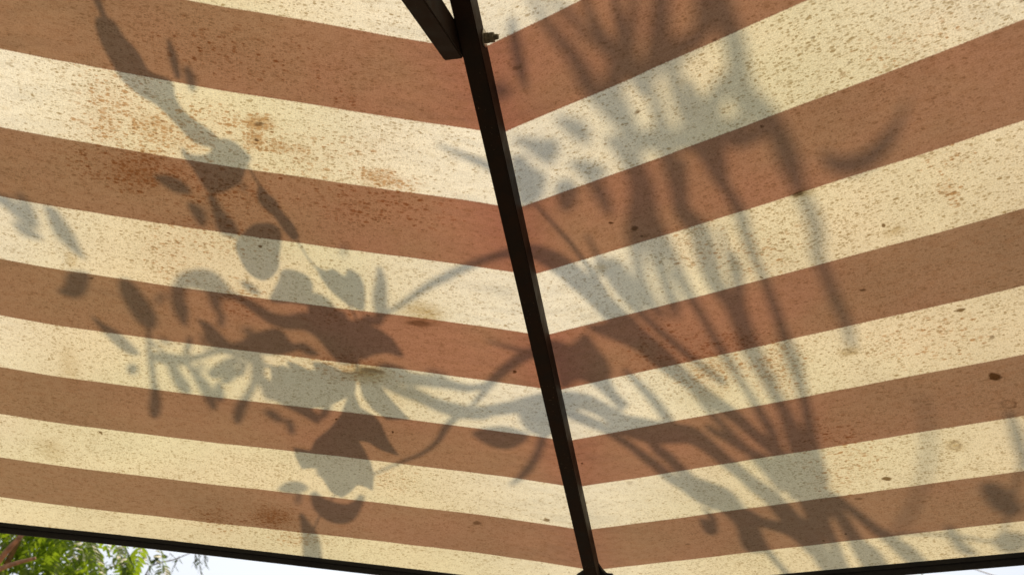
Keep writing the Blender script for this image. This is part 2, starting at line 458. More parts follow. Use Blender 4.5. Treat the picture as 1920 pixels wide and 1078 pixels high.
def panel_mesh(side, correct):
    e, s, n = PL[side]
    NA, NB = 36, 30
    verts, uvs, sms = [], [], []
    for j in range(NB + 1):
        b = j / NB * 0.97
        for i in range(NA + 1):
            a = i / NA
            P = e * (a * SIDE) * (1 - b) + APEX * b
            u, v = P @ e, P @ s
            sag = 0.0
            if u > 7:
                sag = -0.05 * ((u - 7) / 3.3) ** 2 * (1 - b) ** 6 * math.sin(math.pi * a) * (1 if side < 0 else 0)
            verts.append(loc(P + np.array([0, 0, sag])))
            uvs.append((side * u, (stripe_v(u, v, side) if correct else v) - K0))
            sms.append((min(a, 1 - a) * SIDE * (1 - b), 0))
    faces = []
    for j in range(NB):
        for i in range(NA):
            q = j * (NA + 1) + i
            f = (q, q + 1, q + NA + 2, q + NA + 1)
            faces.append(f if side > 0 else f[::-1])
    return verts, faces, uvs, sms

def make_panel(side, correct, off=0.0):
    verts, faces, uvs, sms = panel_mesh(side, correct)
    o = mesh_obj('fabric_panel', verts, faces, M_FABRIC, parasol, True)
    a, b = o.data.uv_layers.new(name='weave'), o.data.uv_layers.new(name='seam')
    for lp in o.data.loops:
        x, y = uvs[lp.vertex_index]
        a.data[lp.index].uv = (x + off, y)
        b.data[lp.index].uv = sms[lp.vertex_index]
    return o

def make_hem(side, parent):
    e, s, n = PL[side]
    out = np.cross(e, [0, 0, 1]); out = out / np.linalg.norm(out) * (1 if out[1] > 0 else -1)
    bm = bmesh.new()
    N = 24
    def band(z0, z1, o0, o1, bm):
        rows = []
        for i in range(N + 1):
            a = 0.015 + 0.97 * i / N
            u = a * SIDE
            P = e * u
            sag = -0.05 * (max(0, u - 7) / 3.3) ** 2 * math.sin(math.pi * a) if side < 0 else 0
            rows.append([bm.verts.new(loc(P + out * o + np.array([0, 0, z + sag]))) for z, o in ((z0, o0), (z0, o1), (z1, o1), (z1, o0))])
        for i in range(N):
            for q in range(4):
                bm.faces.new((rows[i][q], rows[i][(q + 1) % 4], rows[i + 1][(q + 1) % 4], rows[i + 1][q]))
        bm.faces.new(rows[0]); bm.faces.new(rows[-1])
    band(0.012, -0.055, -0.035, 0.05, bm)
    band(-0.060, -0.150, -0.015, 0.035, bm)
    return bm_obj('hem', bm, M_HEM, parent)

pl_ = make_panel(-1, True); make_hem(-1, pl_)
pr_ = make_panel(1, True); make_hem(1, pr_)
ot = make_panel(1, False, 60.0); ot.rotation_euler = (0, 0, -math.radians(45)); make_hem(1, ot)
def copy_tree(o, parent, rz):
    c = o.copy(); COL.objects.link(c); c.parent = parent
    if rz is not None:
        c.rotation_euler = (0, 0, rz)
    for ch in list(o.children):
        copy_tree(ch, c, None)
    return c
for k in range(2, 7):
    copy_tree(ot, parasol, -math.radians(45 * k))

# rib, strut and bolt of the front corner, then turned round the pole
hx = np.array([1.0, 0, 0])
bm = bmesh.new()
a0 = HIP * 0.02 + hx * -0.085 + HIPN * -0.012
a1 = HIP * (RC / -HIP[1] - 0.7) + hx * -0.085 + HIPN * -0.012
beam(bm, loc(a0), loc(a1), Vector(hx) * 0.22 * W, Vector(HIPN) * -0.31 * W)
rib = bm_obj('rib', bm, M_METAL, parasol)
# strut
sdir = np.array([0, -math.cos(math.radians(20.4)), -math.sin(math.radians(20.4))])
sup = np.array([0, -math.sin(math.radians(20.4)), math.cos(math.radians(20.4))])
s0 = np.array([-0.312, -9.86, 3.29]); s1 = s0 + sdir * 7.3
bm = bmesh.new()
beam(bm, loc(s0), loc(s1), Vector(hx) * 0.22 * W, Vector(sup) * 0.31 * W)
strut = bm_obj('strut', bm, M_METAL, parasol)
# end plug of the rib and the cloth pocket over it
bm = bmesh.new()
def prism(bm, pts, ex):
    lo = [bm.verts.new(p) for p in pts]; hi = [bm.verts.new(Vector(p) + Vector(ex)) for p in pts]
    bm.faces.new(lo); bm.faces.new(hi[::-1])
    for i in range(len(pts)):
        bm.faces.new((lo[i], lo[(i + 1) % len(pts)], hi[(i + 1) % len(pts)], hi[i]))
def npt(px, py, side):             # a spot on the cloth close to the corner
    P, l, _ = on_fabric(px, py, side)
    return loc(P + np.array([0, 0, -0.03]))
prism(bm, [npt(1105, 1056, -1), npt(1094, 1064, -1), npt(1083, 1071, -1), npt(1076, 1080, -1), npt(1070, 1096, -1), npt(1121, 1104, -1)], (0, 0, -0.004))
prism(bm, [npt(1122, 1050, 1), npt(1130, 1062, 1), npt(1138, 1070, 1), npt(1149, 1071, 1), npt(1155, 1083, 1), npt(1158, 1098, 1), npt(1122, 1104, 1)], (0, 0, -0.004))
pocket = bm_obj('corner_pocket', bm, M_HEM, rib)
bm = bmesh.new()
for px in (1138.5, 1147):
    bmesh.ops.create_icosphere(bm, subdivisions=2, radius=0.0012, matrix=Matrix.Translation(npt(px, 1071, 1)))  # tiny white beads imitating highlights on the pocket edge
bm_obj('glint_dots', bm, principled('white_glint', (0.7, 0.7, 0.7, 1), 0.7), pocket)
# bolt through rib and strut
def disc_stack(bm, c, ax, parts, seg):
    """lathe along ax: parts = [(pos, radius)]"""
    c, ax = Vector(c), Vector(ax).normalized()
    a = ax.orthogonal().normalized(); b = ax.cross(a)
    rings = []
    for (t, r) in parts:
        rings.append([bm.verts.new(c + ax * t + a * (r * math.cos(2 * math.pi * k / seg)) + b * (r * math.sin(2 * math.pi * k / seg))) for k in range(seg)])
    for i in range(len(rings) - 1):
        for k in range(seg):
            bm.faces.new((rings[i][k], rings[i][(k + 1) % seg], rings[i + 1][(k + 1) % seg], rings[i + 1][k]))
    bm.faces.new(rings[0]); bm.faces.new(rings[-1])
r_ = ray(907.5, 72.5); l_ = (0.137 - CAM[0]) / r_[0]
BC = CAM + r_ * l_
bc = loc(BC)
bm = bmesh.new()
disc_stack(bm, bc, (1, 0, 0), [(-0.040, 0.0028), (0.0135, 0.0028), (0.0148, 0.0022)], 16)
bolt = bm_obj('bolt', bm, M_STEEL, rib)
bm = bmesh.new(); disc_stack(bm, bc, (1, 0, 0), [(0.0002, 0.0088), (0.0012, 0.0088)], 28)
bm_obj('washer', bm, principled('zinc', (0.45, 0.42, 0.36, 1), 0.35, 0.9), bolt) if False else bm_obj('washer', bm, principled('zinc', (0.45, 0.42, 0.36, 1), 0.35, 0.9), rib)
bm = bmesh.new(); disc_stack(bm, bc, (1, 0, 0), [(0.0013, 0.0052), (0.0020, 0.0058), (0.0052, 0.0058), (0.0056, 0.0050), (0.0060, 0.0050), (0.0066, 0.0056), (0.0098, 0.0056), (0.0105, 0.0048)], 6)
bm_obj('nut', bm, M_STEEL, rib)
for k in range(1, 8):
    copy_tree(rib, parasol, -math.radians(45 * k))
    copy_tree(strut, parasol, -math.radians(45 * k))
# pole, hubs, base
zt = loc(APEX).z
bm = bmesh.new(); disc_stack(bm, (0, 0, 0.05), (0, 0, 1), [(0, 0.019), (zt - 0.07, 0.019)], 32)
bm_obj('pole', bm, M_METAL, parasol)
zh = loc(s1).z
bm = bmesh.new(); disc_stack(bm, (0, 0, zh - 0.03), (0, 0, 1), [(0, 0.034), (0.01, 0.042), (0.06, 0.042), (0.07, 0.034)], 32)
bm_obj('lower_hub', bm, M_METAL, parasol)
bm = bmesh.new(); disc_stack(bm, (0, 0, zt - 0.10), (0, 0, 1), [(0, 0.05), (0.06, 0.055), (0.085, 0.03)], 32)
bm_obj('upper_hub', bm, M_METAL, parasol)
bm = bmesh.new(); disc_stack(bm, (0, 0, zt - 0.028), (0, 0, 1), [(0, 0.10), (0.03, 0.02), (0.07, 0.02), (0.085, 0.004)], 32)
bm_obj('finial_cap', bm, M_HEM, parasol)
bm = bmesh.new(); disc_stack(bm, (0, 0, 0.001), (0, 0, 1), [(0, 0.27), (0.05, 0.27), (0.07, 0.24), (0.075, 0.05), (0.2, 0.035)], 40)
bm_obj('base', bm, M_METAL, parasol)

# ================================================================== PLANTS OVER THE CANOPY
M_LEAF = leafmat('broad_leaf', (0.035, 0.075, 0.018, 1), (0.075, 0.13, 0.03, 1), 0.25)
M_STRAP = leafmat('strap_leaf', (0.03, 0.065, 0.02, 1), (0.07, 0.12, 0.035, 1), 0.22)
M_STEM = principled('green_stem', (0.07, 0.085, 0.03, 1), 0.6, var=0.3)
M_BARK = principled('brown_bark', (0.16, 0.085, 0.045, 1), 0.85, var=0.4, scale=50, bump=0.003)
rng = random.Random(4)

def strap(pts, d0, parent, name='leaf', mat=None, arch=0.05, ridge=0.006, slope=0.0):
    P = crom(pts, 4)
    P[:, 2] = np.maximum(P[:, 2], 1.2)
    n = len(P)
    bm = bmesh.new()
    rows = []
    ph = rng.uniform(0, 6.28)
    for i in range(n):
        a, b = P[max(i - 1, 0)], P[min(i + 1, n - 1)]
        t = (b - a)[:2]; t = t / (np.linalg.norm(t) + 1e-9)
        nx, ny = -t[1], t[0]
        f = i / (n - 1)
        d = d0 + arch * math.sin(f * math.pi) + slope * (f - 0.5) + 0.012 * math.sin(ph + f * 5)
        h = P[i][2] / 2
        x, y = P[i][0], P[i][1]
        rows.append([bm.verts.new(over(x + nx * h, y + ny * h, d)), bm.verts.new(over(x, y, d - ridge)), bm.verts.new(over(x - nx * h, y - ny * h, d))])
    for i in range(n - 1):
        for q in (0, 1):
            bm.faces.new((rows[i][q], rows[i][q + 1], rows[i + 1][q + 1], rows[i + 1][q]))
    o = bm_obj(name, bm, mat or M_STRAP, None, True)
    solid(o); put_in(o, parent)
    return o

def solid(o, t=0.0007):
    m = o.modifiers.new('thickness', 'SOLIDIFY'); m.thickness = t; m.offset = 0

def put_in(o, parent):
    if parent:
        o.parent = parent
        o.matrix_parent_inverse = Matrix.Translation(parent.location).inverted()

def blade(outline, d0, parent, tilt=(0.0, 0.0), smooth=True, name='leaf', mat=None):
    P = np.array(outline, float)
    if smooth:
        Q = np.vstack([P, P[:1]])
        P = crom(np.vstack([P[-1:], Q, P[1:2]]), 3)[3:-3][:-1] if len(P) > 3 else P
    c = P.mean(axis=0)
    ax, ay = tilt
    pts = [over(x, y, d0 + ax * (x - c[0]) / 100 + ay * (y - c[1]) / 100 + 0.02 * ((x - c[0]) / 100) ** 2) for x, y in P]
    tris = tessellate_polygon([[Vector((x, y, 0)) for x, y in P]])
    o = mesh_obj(name, pts, [tuple(t) for t in tris], mat or M_LEAF)
    solid(o); put_in(o, parent)
    return o

def stem(pts, d0, parent, mat=None, name='stem', d1=None):
    P = crom(pts, 4)
    n = len(P)
    d1 = d0 if d1 is None else d1
    V, Rr = [], []
    for i, (x, y, w) in enumerate(P):
        l = on_fabric(x, y)[1]
        V.append(over(x, y, d0 + (d1 - d0) * i / (n - 1)))
        Rr.append(max(w, 1.5) * l / F * W / 2)
    bm = bmesh.new(); tube(bm, V, Rr, 8)
    o = bm_obj(name, bm, mat or M_STEM, None, True)
    put_in(o, parent)
    return o

# ---- vine over the left panel
dv = 0.62
vine = empty('climbing_vine', over(640, 1110, dv), 'climbing vine whose broad leaf shadows fall on the left canopy panel', 'vine')
blade([(172,-14),(178,8),(189,31),(180,33),(179,52),(191,85),(211,122),(226,148),(259,178),(293,197),(319,222),(337,241),(365,268),(405,278),(412,266),(397,247),(352,215),(330,185),(322,152),(290,139),(277,130),(267,111),(252,89),(233,70),(215,41),(200,30),(184,-14)], 0.54, vine)
strap([(315,74,5),(325,110,16),(335,148,10)], 0.59, vine); strap([(348,125,12),(358,150,20),(362,172,8)], 0.78, vine)
blade([(419,260),(441,267),(462,286),(471,297),(462,315),(456,334),(443,349),(415,362),(400,362),(386,356),(374,337),(360,315),(343,293),(341,276),(356,289),(382,291),(397,282),(397,267)], 0.60, vine)
strap([(288,331,6),(310,338,22),(335,350,26),(357,362,10)], 0.86, vine)
stem([(440,290,4),(458,308,4),(470,320,4),(485,345,5),(500,362,5)], 0.54, vine)
strap([(487,348,6),(492,368,22),(508,385,26),(522,402,18),(540,425,22),(556,448,14)], 0.54, vine)
stem([(555,446,4),(575,480,3.5),(595,505,4),(625,540,4),(665,590,4),(672,650,5),(668,700,6)], 0.54, vine, d1=.6)
strap([(393,362,14),(403,385,18),(412,405,24),(425,425,34),(446,444,14)], 0.86, vine); strap([(355,380,12),(368,400,16),(382,424,10)], 0.91, vine)
blade([(487,419),(510,419),(526,432),(528,450),(524,480),(523,502),(510,519),(495,526),(478,521),(461,506),(447,480),(441,458),(454,439),(473,422)], 0.59, vine)
blade([(505,560),(512,545),(522,525),(528,507),(550,506),(576,517),(587,535),(584,556),(577,572),(545,568),(515,568)], 0.63, vine)
blade([(585,548),(600,550),(618,562),(632,580),(645,605),(665,640),(680,668),(660,680),(630,670),(600,640),(575,615),(560,600),(560,585),(580,592),(575,575)], 0.78, vine, smooth=False)
strap([(420,545,8),(450,560,14),(480,578,18),(510,597,22),(540,604,28),(570,602,34),(600,612,40),(640,630,50)], 0.88, vine)
blade([(445,652),(459,633),(477,625),(510,616),(530,620),(545,640),(562,655),(520,666),(480,662)], 0.83, vine)
blade([(590,585),(640,582),(655,600),(670,600),(690,590),(702,600),(690,625),(672,640),(665,650),(675,680),(640,682),(620,665),(600,640),(582,618)], 0.86, vine)
blade([(596,500),(610,508),(625,504),(646,518),(652,504),(673,515),(682,533),(685,553),(682,582),(664,577),(643,565),(620,545),(608,530),(598,515)], 0.63, vine)
strap([(711,500,8),(714,530,22),(712,555,28),(714,585,24),(706,610,14)], 0.94, vine)
blade([(672,625),(700,612),(726,627),(741,640),(757,670),(726,662),(697,667),(680,674),(660,655)], 0.81, vine)
blade([(507,690),(530,684),(545,694),(537,676),(554,681),(578,693),(592,698),(585,678),(608,680),(632,690),(655,702),(668,692),(670,708),(660,731),(649,746),(625,757),(605,762),(575,767),(540,757),(520,742),(509,716)], 0.59, vine, smooth=False)
strap([(480,700,14),(500,722,22),(530,745,26),(570,768,22),(600,790,14)], 0.91, vine)
blade([(668,700),(682,705),(712,722),(735,750),(756,773),(770,787),(726,787),(697,766),(680,743)], 0.62, vine, smooth=False)
blade([(655,735),(664,735),(676,764),(702,779),(714,793),(729,826),(749,855),(717,845),(690,829),(673,826),(684,844),(696,868),(702,888),(699,920),(684,912),(670,909),(655,924),(640,933),(619,921),(603,894),(594,877),(566,879),(554,856),(550,838),(581,844),(592,823),(616,805),(638,779)], 0.59, vine, smooth=False)
stem([(668,700,8),(662,735,8),(655,790,10),(640,860,10)], 0.60, vine)
strap([(586,922,12),(600,945,30),(625,960,38),(650,962,36),(668,948,22),(680,928,10)], 0.83, vine)
strap([(522,917,6),(540,914,22),(560,912,20),(577,916,8)], 0.91, vine)
strap([(564,962,6),(573,985,20),(582,1010,32),(586,1045,36),(584,1075,34),(584,1110,20)], 0.81, vine)
stem([(640,860,8),(635,915,4),(600,965,3),(586,1030,5),(640,1110,8),(760,1180,12)], 0.63, vine, d1=.6)
strap([(672,697,20),(710,703,22),(760,709,26),(800,714,22),(840,720,18),(880,728,14),(915,720,8)], 0.98, vine)
strap([(690,706,10),(745,730,18),(790,746,20),(830,762,24),(870,772,26),(915,776,20)], 1.04, vine)
stem([(698,890,6),(747,868,8),(791,850,10),(821,826,12),(838,798,16),(868,772,14),(880,765,8)], 0.94, vine, d1=.9)
# side shoot to the far left
strap([(84,386,8),(97,400,22),(112,425,28),(130,450,26),(147,472,14),(160,486,3)], 1.10, vine)
strap([(-8,368,14),(20,385,22),(40,400,26),(55,415,20),(68,426,8)], 1.17, vine); strap([(34,362,10),(52,390,18),(62,410,16),(72,428,6)], 1.23, vine)
strap([(25,415,6),(40,428,18),(58,438,18),(80,448,6)], 1.17, vine)
blade([(125,512),(150,508),(170,515),(166,535),(160,552),(140,560),(115,552),(106,545),(120,535)], 1.10, vine)
strap([(226,524,14),(238,540,32),(252,562,38),(268,585,40),(280,602,34),(286,617,16)], 1.17, vine)
blade([(326,528),(339,512),(372,504),(398,508),(417,522),(435,545),(447,556),(430,562),(390,548),(350,540),(332,546)], 1.10, vine)
strap([(335,535,30),(334,560,30),(340,590,20),(350,612,8)], 1.23, vine); strap([(400,545,28),(405,565,24),(409,588,10)], 1.23, vine)
blade([(367,596),(395,606),(421,632),(445,656),(399,652),(384,624)], 0.91, vine, smooth=False)
strap([(172,592,3),(190,610,12),(215,630,22),(240,652,20),(260,664,8)], 0.98, vine)
stem([(279,610,9),(280,650,12),(284,680,15),(287,705,13),(290,735,14)], 1.04, vine); strap([(290,722,14),(291,755,24),(290,776,20),(289,784,8)], 1.04, vine)
strap([(238,690,8),(248,692,24),(258,694,10)], 1.07, vine)
strap([(280,666,12),(310,672,22),(340,675,20),(370,670,12),(400,660,12),(430,652,16),(455,652,26),(470,662,30),(485,682,24),(492,706,8)], 1.04, vine)
strap([(318,680,14),(328,700,20),(345,725,24),(357,737,8)], 1.10, vine); strap([(350,680,10),(365,700,14),(380,720,22),(395,745,24),(402,768,10)], 1.10, vine)
blade([(388,697),(410,680),(430,670),(452,670),(442,690),(420,706),(400,710)], 1.04, vine)
strap([(477,686,14),(477,715,16),(464,742,16),(451,765,22),(446,785,18),(445,795,6)], 1.07, vine)
stem([(-60,340,5),(-20,360,4),(30,372,3),(84,388,3)], 1.17, vine)
stem([(84,388,2),(110,460,2),(140,520,2),(180,545,2),(240,560,2),(283,620,2.5)], 1.17, vine)
stem([(283,640,8),(330,672,8),(420,660,8),(520,690,8),(668,700,8)], 1.10, vine, d1=.7)

rv = random.Random(8)
for (x, y, L, an, w) in [(352,650,44,1.9,13),(385,640,36,1.2,12),(412,735,40,1.3,16),(372,695,38,2.2,12),(432,705,46,2.6,18),(505,640,50,2.9,20),(470,625,40,.5,14),(455,690,36,1.9,14),(515,780,46,.4,16),(545,800,34,1.2,14),
                         (500,735,40,1.0,16),(415,600,34,1.7,14),(345,585,40,1.4,18),(300,560,30,2.5,12),(470,540,46,.5,14),(530,640,44,.6,14),(575,655,50,.35,16),(610,770,40,2.2,16),(540,700,30,2.0,12),(310,640,30,.3,10),
                         (335,700,30,1.2,10),(735,690,60,.1,14),(780,735,60,.25,14),(820,700,50,.15,10),(600,880,30,1.4,14),(560,930,36,1.8,10),(700,640,46,.5,14),(645,470,30,1.8,8),(455,350,20,.8,8),(380,400,40,1.1,12)]:
    c_, s_ = math.cos(an), math.sin(an)
    strap([(x - c_*L/2, y - s_*L/2, 2), (x - c_*L/5, y - s_*L/5 - 2, w), (x + c_*L/5, y + s_*L/5 + 2, w*.9), (x + c_*L/2, y + s_*L/2, 2)], rv.uniform(.85, 1.5), vine)

# ---- shrub arching over the right panel
ds = 1.15
shrub = empty('arching_shrub', over(1545, 990, ds), 'tall shrub of long arching leaves shading the right canopy panel', 'shrub')
def S_(pts, d=ds, **k): strap([(x, y, w * (0.84 if w < 60 else 0.74)) for x, y, w in pts], d * (1.18 if d > 1.35 else 1.04) + rng.uniform(-.04, .04), shrub, **k)
S_([(690,612,6),(730,585,10),(765,562,14),(798,539,18),(838,518,20),(878,499,20),(920,483,18),(960,473,24),(1000,472,34),(1040,490,44),(1080,520,48),(1115,552,46),(1150,587,46),(1190,627,46),(1230,662,48),(1265,693,38),(1300,722,30),(1340,752,28),(1380,782,28),(1420,818,24),(1462,852,30),(1500,900,40)], 0.95)
blade([(1098,611),(1133,605),(1178,588),(1208,618),(1237,642),(1275,681),(1246,690),(1214,670),(1178,650),(1142,635),(1119,626)], 1.14, shrub)
S_([(868,775,20),(900,772,26),(950,765,28),(1000,755,36),(1040,752,44),(1090,752,38),(1130,768,34),(1165,792,42),(1200,804,52),(1250,812,48),(1295,815,40),(1330,838,32),(1368,870,28),(1391,888,28),(1414,908,32),(1442,929,34),(1472,960,40),(1509,1003,40),(1535,1030,36),(1560,1060,34),(1580,1090,30)], 1.0)
S_([(872,774,6),(902,741,14),(920,717,22),(946,693,24),(973,673,26),(1000,660,28),(1035,655,44),(1075,680,70),(1115,700,50),(1148,740,24),(1172,765,26)], 1.0)
blade([(1039,659),(1074,644),(1098,624),(1121,653),(1138,674),(1147,702),(1125,714),(1098,706),(1074,718),(1056,729),(1045,706)], 1.19, shrub)
S_([(912,638,4),(940,647,8),(970,655,11),(1010,664,12)], 1.1)
S_([(886,812,8),(910,816,36),(940,820,52),(965,820,44),(990,816,14)], 1.0)
S_([(1040,780,34),(1020,815,22),(1012,840,20),(1000,865,20),(985,885,20),(968,900,12),(955,910,4)], 1.15)
blade([(970,765),(1000,745),(1040,738),(1052,760),(1047,800),(1030,817),(1000,814),(980,797)], 1.19, shrub)
S_([(959,28,8),(962,59,24),(968,89,28),(974,119,30),(979,142,24),(988,172,4)], 1.2)
S_([(915,165,20),(930,168,40),(945,170,44),(958,172,16)], 1.5)
S_([(985,-30,14),(998,0,18),(1019,36,24),(1042,65,30),(1069,98,36),(1090,131,44),(1108,166,46),(1128,190,40),(1155,222,34),(1182,250,30),(1195,300,26),(1215,350,30),(1220,400,40),(1225,450,46),(1240,500,40),(1255,540,26),(1275,575,16)], 1.5)
S_([(1018,-25,12),(1031,0,16),(1054,15,24),(1078,39,24),(1102,65,26),(1125,83,30),(1152,100,50),(1190,130,60),(1230,150,40)], 1.5)
S_([(1192,-30,20),(1188,0,20),(1185,30,26),(1179,59,38),(1173,92,60),(1160,130,60),(1150,165,44),(1170,200,26),(1190,240,22)], 1.5)
S_([(1245,-30,40),(1240,0,44),(1238,40,50),(1236,80,60),(1228,120,50),(1218,150,26),(1228,190,26),(1240,230,34),(1248,260,42),(1255,300,40),(1268,340,42),(1275,380,40)], 1.45)
S_([(1320,-30,60),(1325,10,60),(1322,40,50),(1310,70,40),(1270,95,50),(1262,130,40),(1270,165,40),(1290,200,70),(1310,235,80),(1330,270,50),(1345,320,30)], 1.5)
S_([(1340,-20,60),(1362,40,56),(1380,90,52),(1386,140,60),(1395,180,76),(1430,215,70),(1460,252,52),(1482,306,54),(1500,357,32),(1520,398,34),(1532,440,34),(1532,476,30),(1548,513,28),(1568,565,28),(1586,602,26),(1595,640,22),(1600,660,4)], 1.45)
S_([(1380,130,30),(1350,170,40),(1335,205,50),(1350,240,40),(1380,260,50),(1430,250,30)], 1.5)
S_([(1160,255,30),(1210,262,50),(1260,262,60),(1310,258,60),(1360,245,50),(1400,225,40)], 1.5)
S_([(1543,282,12),(1560,305,38),(1592,310,46),(1630,297,44),(1660,268,36),(1686,227,20),(1702,182,3)], 1.5)
blade([(960,261),(989,258),(1019,261),(1047,262),(1044,297),(1030,311),(1010,300),(989,282)], 1.52, shrub)
blade([(958,298),(980,293),(997,311),(1021,325),(1026,339),(1020,363),(1005,380),(978,388),(964,350)], 1.41, shrub)
S_([(1040,218,8),(1066,234,36),(1087,246,46),(1104,270,10)], 1.4)
blade([(1040,345),(1054,336),(1075,339),(1083,357),(1080,381),(1066,398),(1052,392),(1043,372)], 1.41, shrub)
blade([(1064,307),(1092,299),(1122,308),(1142,325),(1104,341),(1082,322)], 1.52, shrub)
S_([(1100,325,20),(1122,355,34),(1137,385,28),(1146,405,10)], 1.4)
S_([(816,269,4),(840,280,10),(870,292,13),(900,305,16),(935,322,20),(975,345,24)], 1.05)
stem([(1005,384,8),(1039,422,9),(1069,455,10),(1089,482,10),(1110,511,12),(1136,549,12)], .8, shrub)
S_([(1140,255,24),(1175,300,30),(1190,350,26),(1192,400,40),(1190,440,40),(1195,480,30),(1200,520,30),(1215,555,30),(1235,585,22),(1250,600,8)], 1.4)
S_([(1230,420,40),(1232,460,44),(1240,500,34),(1250,540,26),(1262,575,26),(1272,600,10)], 1.4)
S_([(1115,505,30),(1150,500,40),(1175,530,30),(1200,560,22),(1215,580,8)], 1.25)
S_([(1270,300,40),(1273,350,42),(1280,395,40),(1310,430,46),(1322,465,52),(1333,505,46),(1345,535,40),(1369,567,34),(1387,613,30),(1398,645,32),(1416,670,36),(1437,710,28),(1455,742,28),(1475,778,28),(1493,814,32),(1508,846,42),(1520,880,50)], 1.3)
S_([(1290,255,30),(1324,298,24),(1346,332,30),(1369,365,28),(1387,398,32),(1398,435,28),(1413,480,24),(1432,521,20),(1450,569,24),(1467,618,26),(1478,653,34),(1490,682,36),(1499,713,26),(1506,742,22),(1514,778,26),(1520,823,34),(1526,867,46),(1535,910,60)], 1.3)
S_([(1265,505,18),(1285,540,22),(1302,569,20),(1324,606,17),(1343,643,16),(1360,671,16),(1384,707,16),(1407,742,16),(1428,778,22),(1446,808,26),(1458,846,28),(1480,880,34)], 1.2)
S_([(1372,470,6),(1382,500,26),(1384,530,28),(1390,560,18),(1398,590,8)], 1.2)
S_([(1325,795,10),(1333,805,14),(1360,820,16),(1392,840,16),(1419,852,18),(1443,867,24),(1470,890,32),(1500,930,40)], 1.15)
S_([(1170,690,6),(1178,700,12),(1202,724,18),(1226,751,22),(1246,777,24),(1262,805,26)], 1.15)
S_([(1042,755,20),(1059,768,22),(1095,786,24),(1131,801,22),(1154,816,20),(1184,837,18),(1208,856,20),(1231,873,22),(1257,895,22),(1283,911,22),(1308,929,24),(1345,946,30)], 1.05)
S_([(1165,780,14),(1190,804,20),(1217,822,22),(1237,846,24),(1252,856,24),(1275,880,26),(1298,903,28),(1329,921,44),(1360,939,52),(1383,962,42),(1401,986,44),(1412,1010,50),(1418,1032,30)], 1.05)
blade([(1381,975),(1384,1000),(1388,1015),(1398,1032),(1420,1037),(1442,1030),(1434,1010),(1420,985),(1405,970)], 1.14, shrub)
stem([(1425,1010,16),(1440,1033,15),(1458,1055,14),(1484,1085,14)], 1.14, shrub)
S_([(1390,955,14),(1405,966,24),(1427,978,22),(1458,986,24),(1484,991,36),(1509,1004,46),(1530,1030,40)], 1.05)
S_([(1312,972,6),(1322,981,22),(1332,990,30),(1344,999,14)], 1.05); S_([(1316,950,4),(1328,962,11),(1338,975,14),(1343,990,8)], 1.05)
S_([(1500,845,44),(1513,890,76),(1526,930,84),(1534,960,70),(1530,990,56),(1530,1015,44),(1543,1043,42),(1565,1070,44),(1590,1100,40)], 1.1)
S_([(1545,920,26),(1556,941,26),(1575,966,28),(1594,997,30),(1610,1022,36),(1635,1050,52),(1660,1085,40)], 1.1)
S_([(1558,925,16),(1578,941,18),(1610,966,20),(1641,991,22),(1672,1013,26),(1704,1038,36),(1730,1058,26),(1750,1075,16)], 1.1)
S_([(1728,735,6),(1732,759,10),(1741,815,16),(1738,865,18),(1726,916,13),(1707,959,15),(1684,990,12),(1665,1015,10)], 2.2)
blade([(1837,909),(1854,903),(1882,911),(1908,934),(1919,959),(1892,968),(1861,954),(1843,931)], 1.62, shrub)
S_([(1890,770,14),(1903,805,28),(1914,838,32),(1926,870,22),(1936,895,6)], 1.3)
S_([(1775,985,10),(1784,998,24),(1794,1014,26),(1810,1029,26),(1832,1040,8)], 1.3)
blade([(1861,1012),(1885,998),(1912,998),(1932,1010),(1917,1034),(1878,1034)], 1.41, shrub)
for pts in ([(1205,330,8),(1225,400,15),(1262,480,16),(1300,560,14),(1340,630,12),(1385,700,10)],
            [(1350,425,6),(1375,520,14),(1400,600,14),(1430,680,16),(1465,760,16),(1495,830,18)],
            [(1225,635,4),(1290,720,12),(1350,792,14),(1420,862,16),(1470,920,18)],
            [(1092,-10,12),(1125,60,18),(1172,112,20),(1200,170,12)], [(1150,-20,12),(1162,50,18),(1178,110,22),(1210,180,14)],
            [(1290,150,8),(1320,210,18),(1350,280,16),(1362,340,10)],
            [(1100,440,6),(1150,530,16),(1215,600,16),(1290,665,14),(1360,720,12)],
            [(1450,700,6),(1470,790,14),(1500,870,20)]):
    strap(pts, rng.uniform(1.1, 1.35), shrub)
# branches carrying the pieces and the stools that reach the ground outside the canopy
stem([(1535,950,18),(1560,1010,20),(1590,1080,22),(1640,1150,24)], 1.12, shrub, M_BARK, 'branch', 1.1)
stem([(1665,1015,8),(1700,1000,8),(1800,1005,9),(1870,1010,9),(1900,930,8),(1915,850,7)], 1.3, shrub, M_STEM, 'branch')
b0 = over(1640, 1150, 1.1)
foot = Vector((b0.x - 0.15, b0.y + 0.9, 0.0))
bm = bmesh.new()
tube(bm, [b0 + (foot - b0) * t + Vector((0.1 * math.sin(3 * t), 0.5 * math.sin(math.pi * t), 0)) for t in [i / 14 for i in range(15)]], [0.012 + 0.022 * i / 14 for i in range(15)], 10)
put_in(bm_obj('trunk', bm, M_BARK, None, True), shrub)
v0 = over(760, 1180, .6)
foot = Vector((v0.x, v0.y + 0.5, 0.0))
bm = bmesh.new()
tube(bm, [v0 + (foot - v0) * t + Vector((0.1 * math.sin(4 * t), 0.25 * math.sin(math.pi * t), 0)) for t in [i / 14 for i in range(15)]], [0.005 + 0.012 * i / 14 for i in range(15)], 10)
put_in(bm_obj('main_stem', bm, M_BARK, None, True), vine)

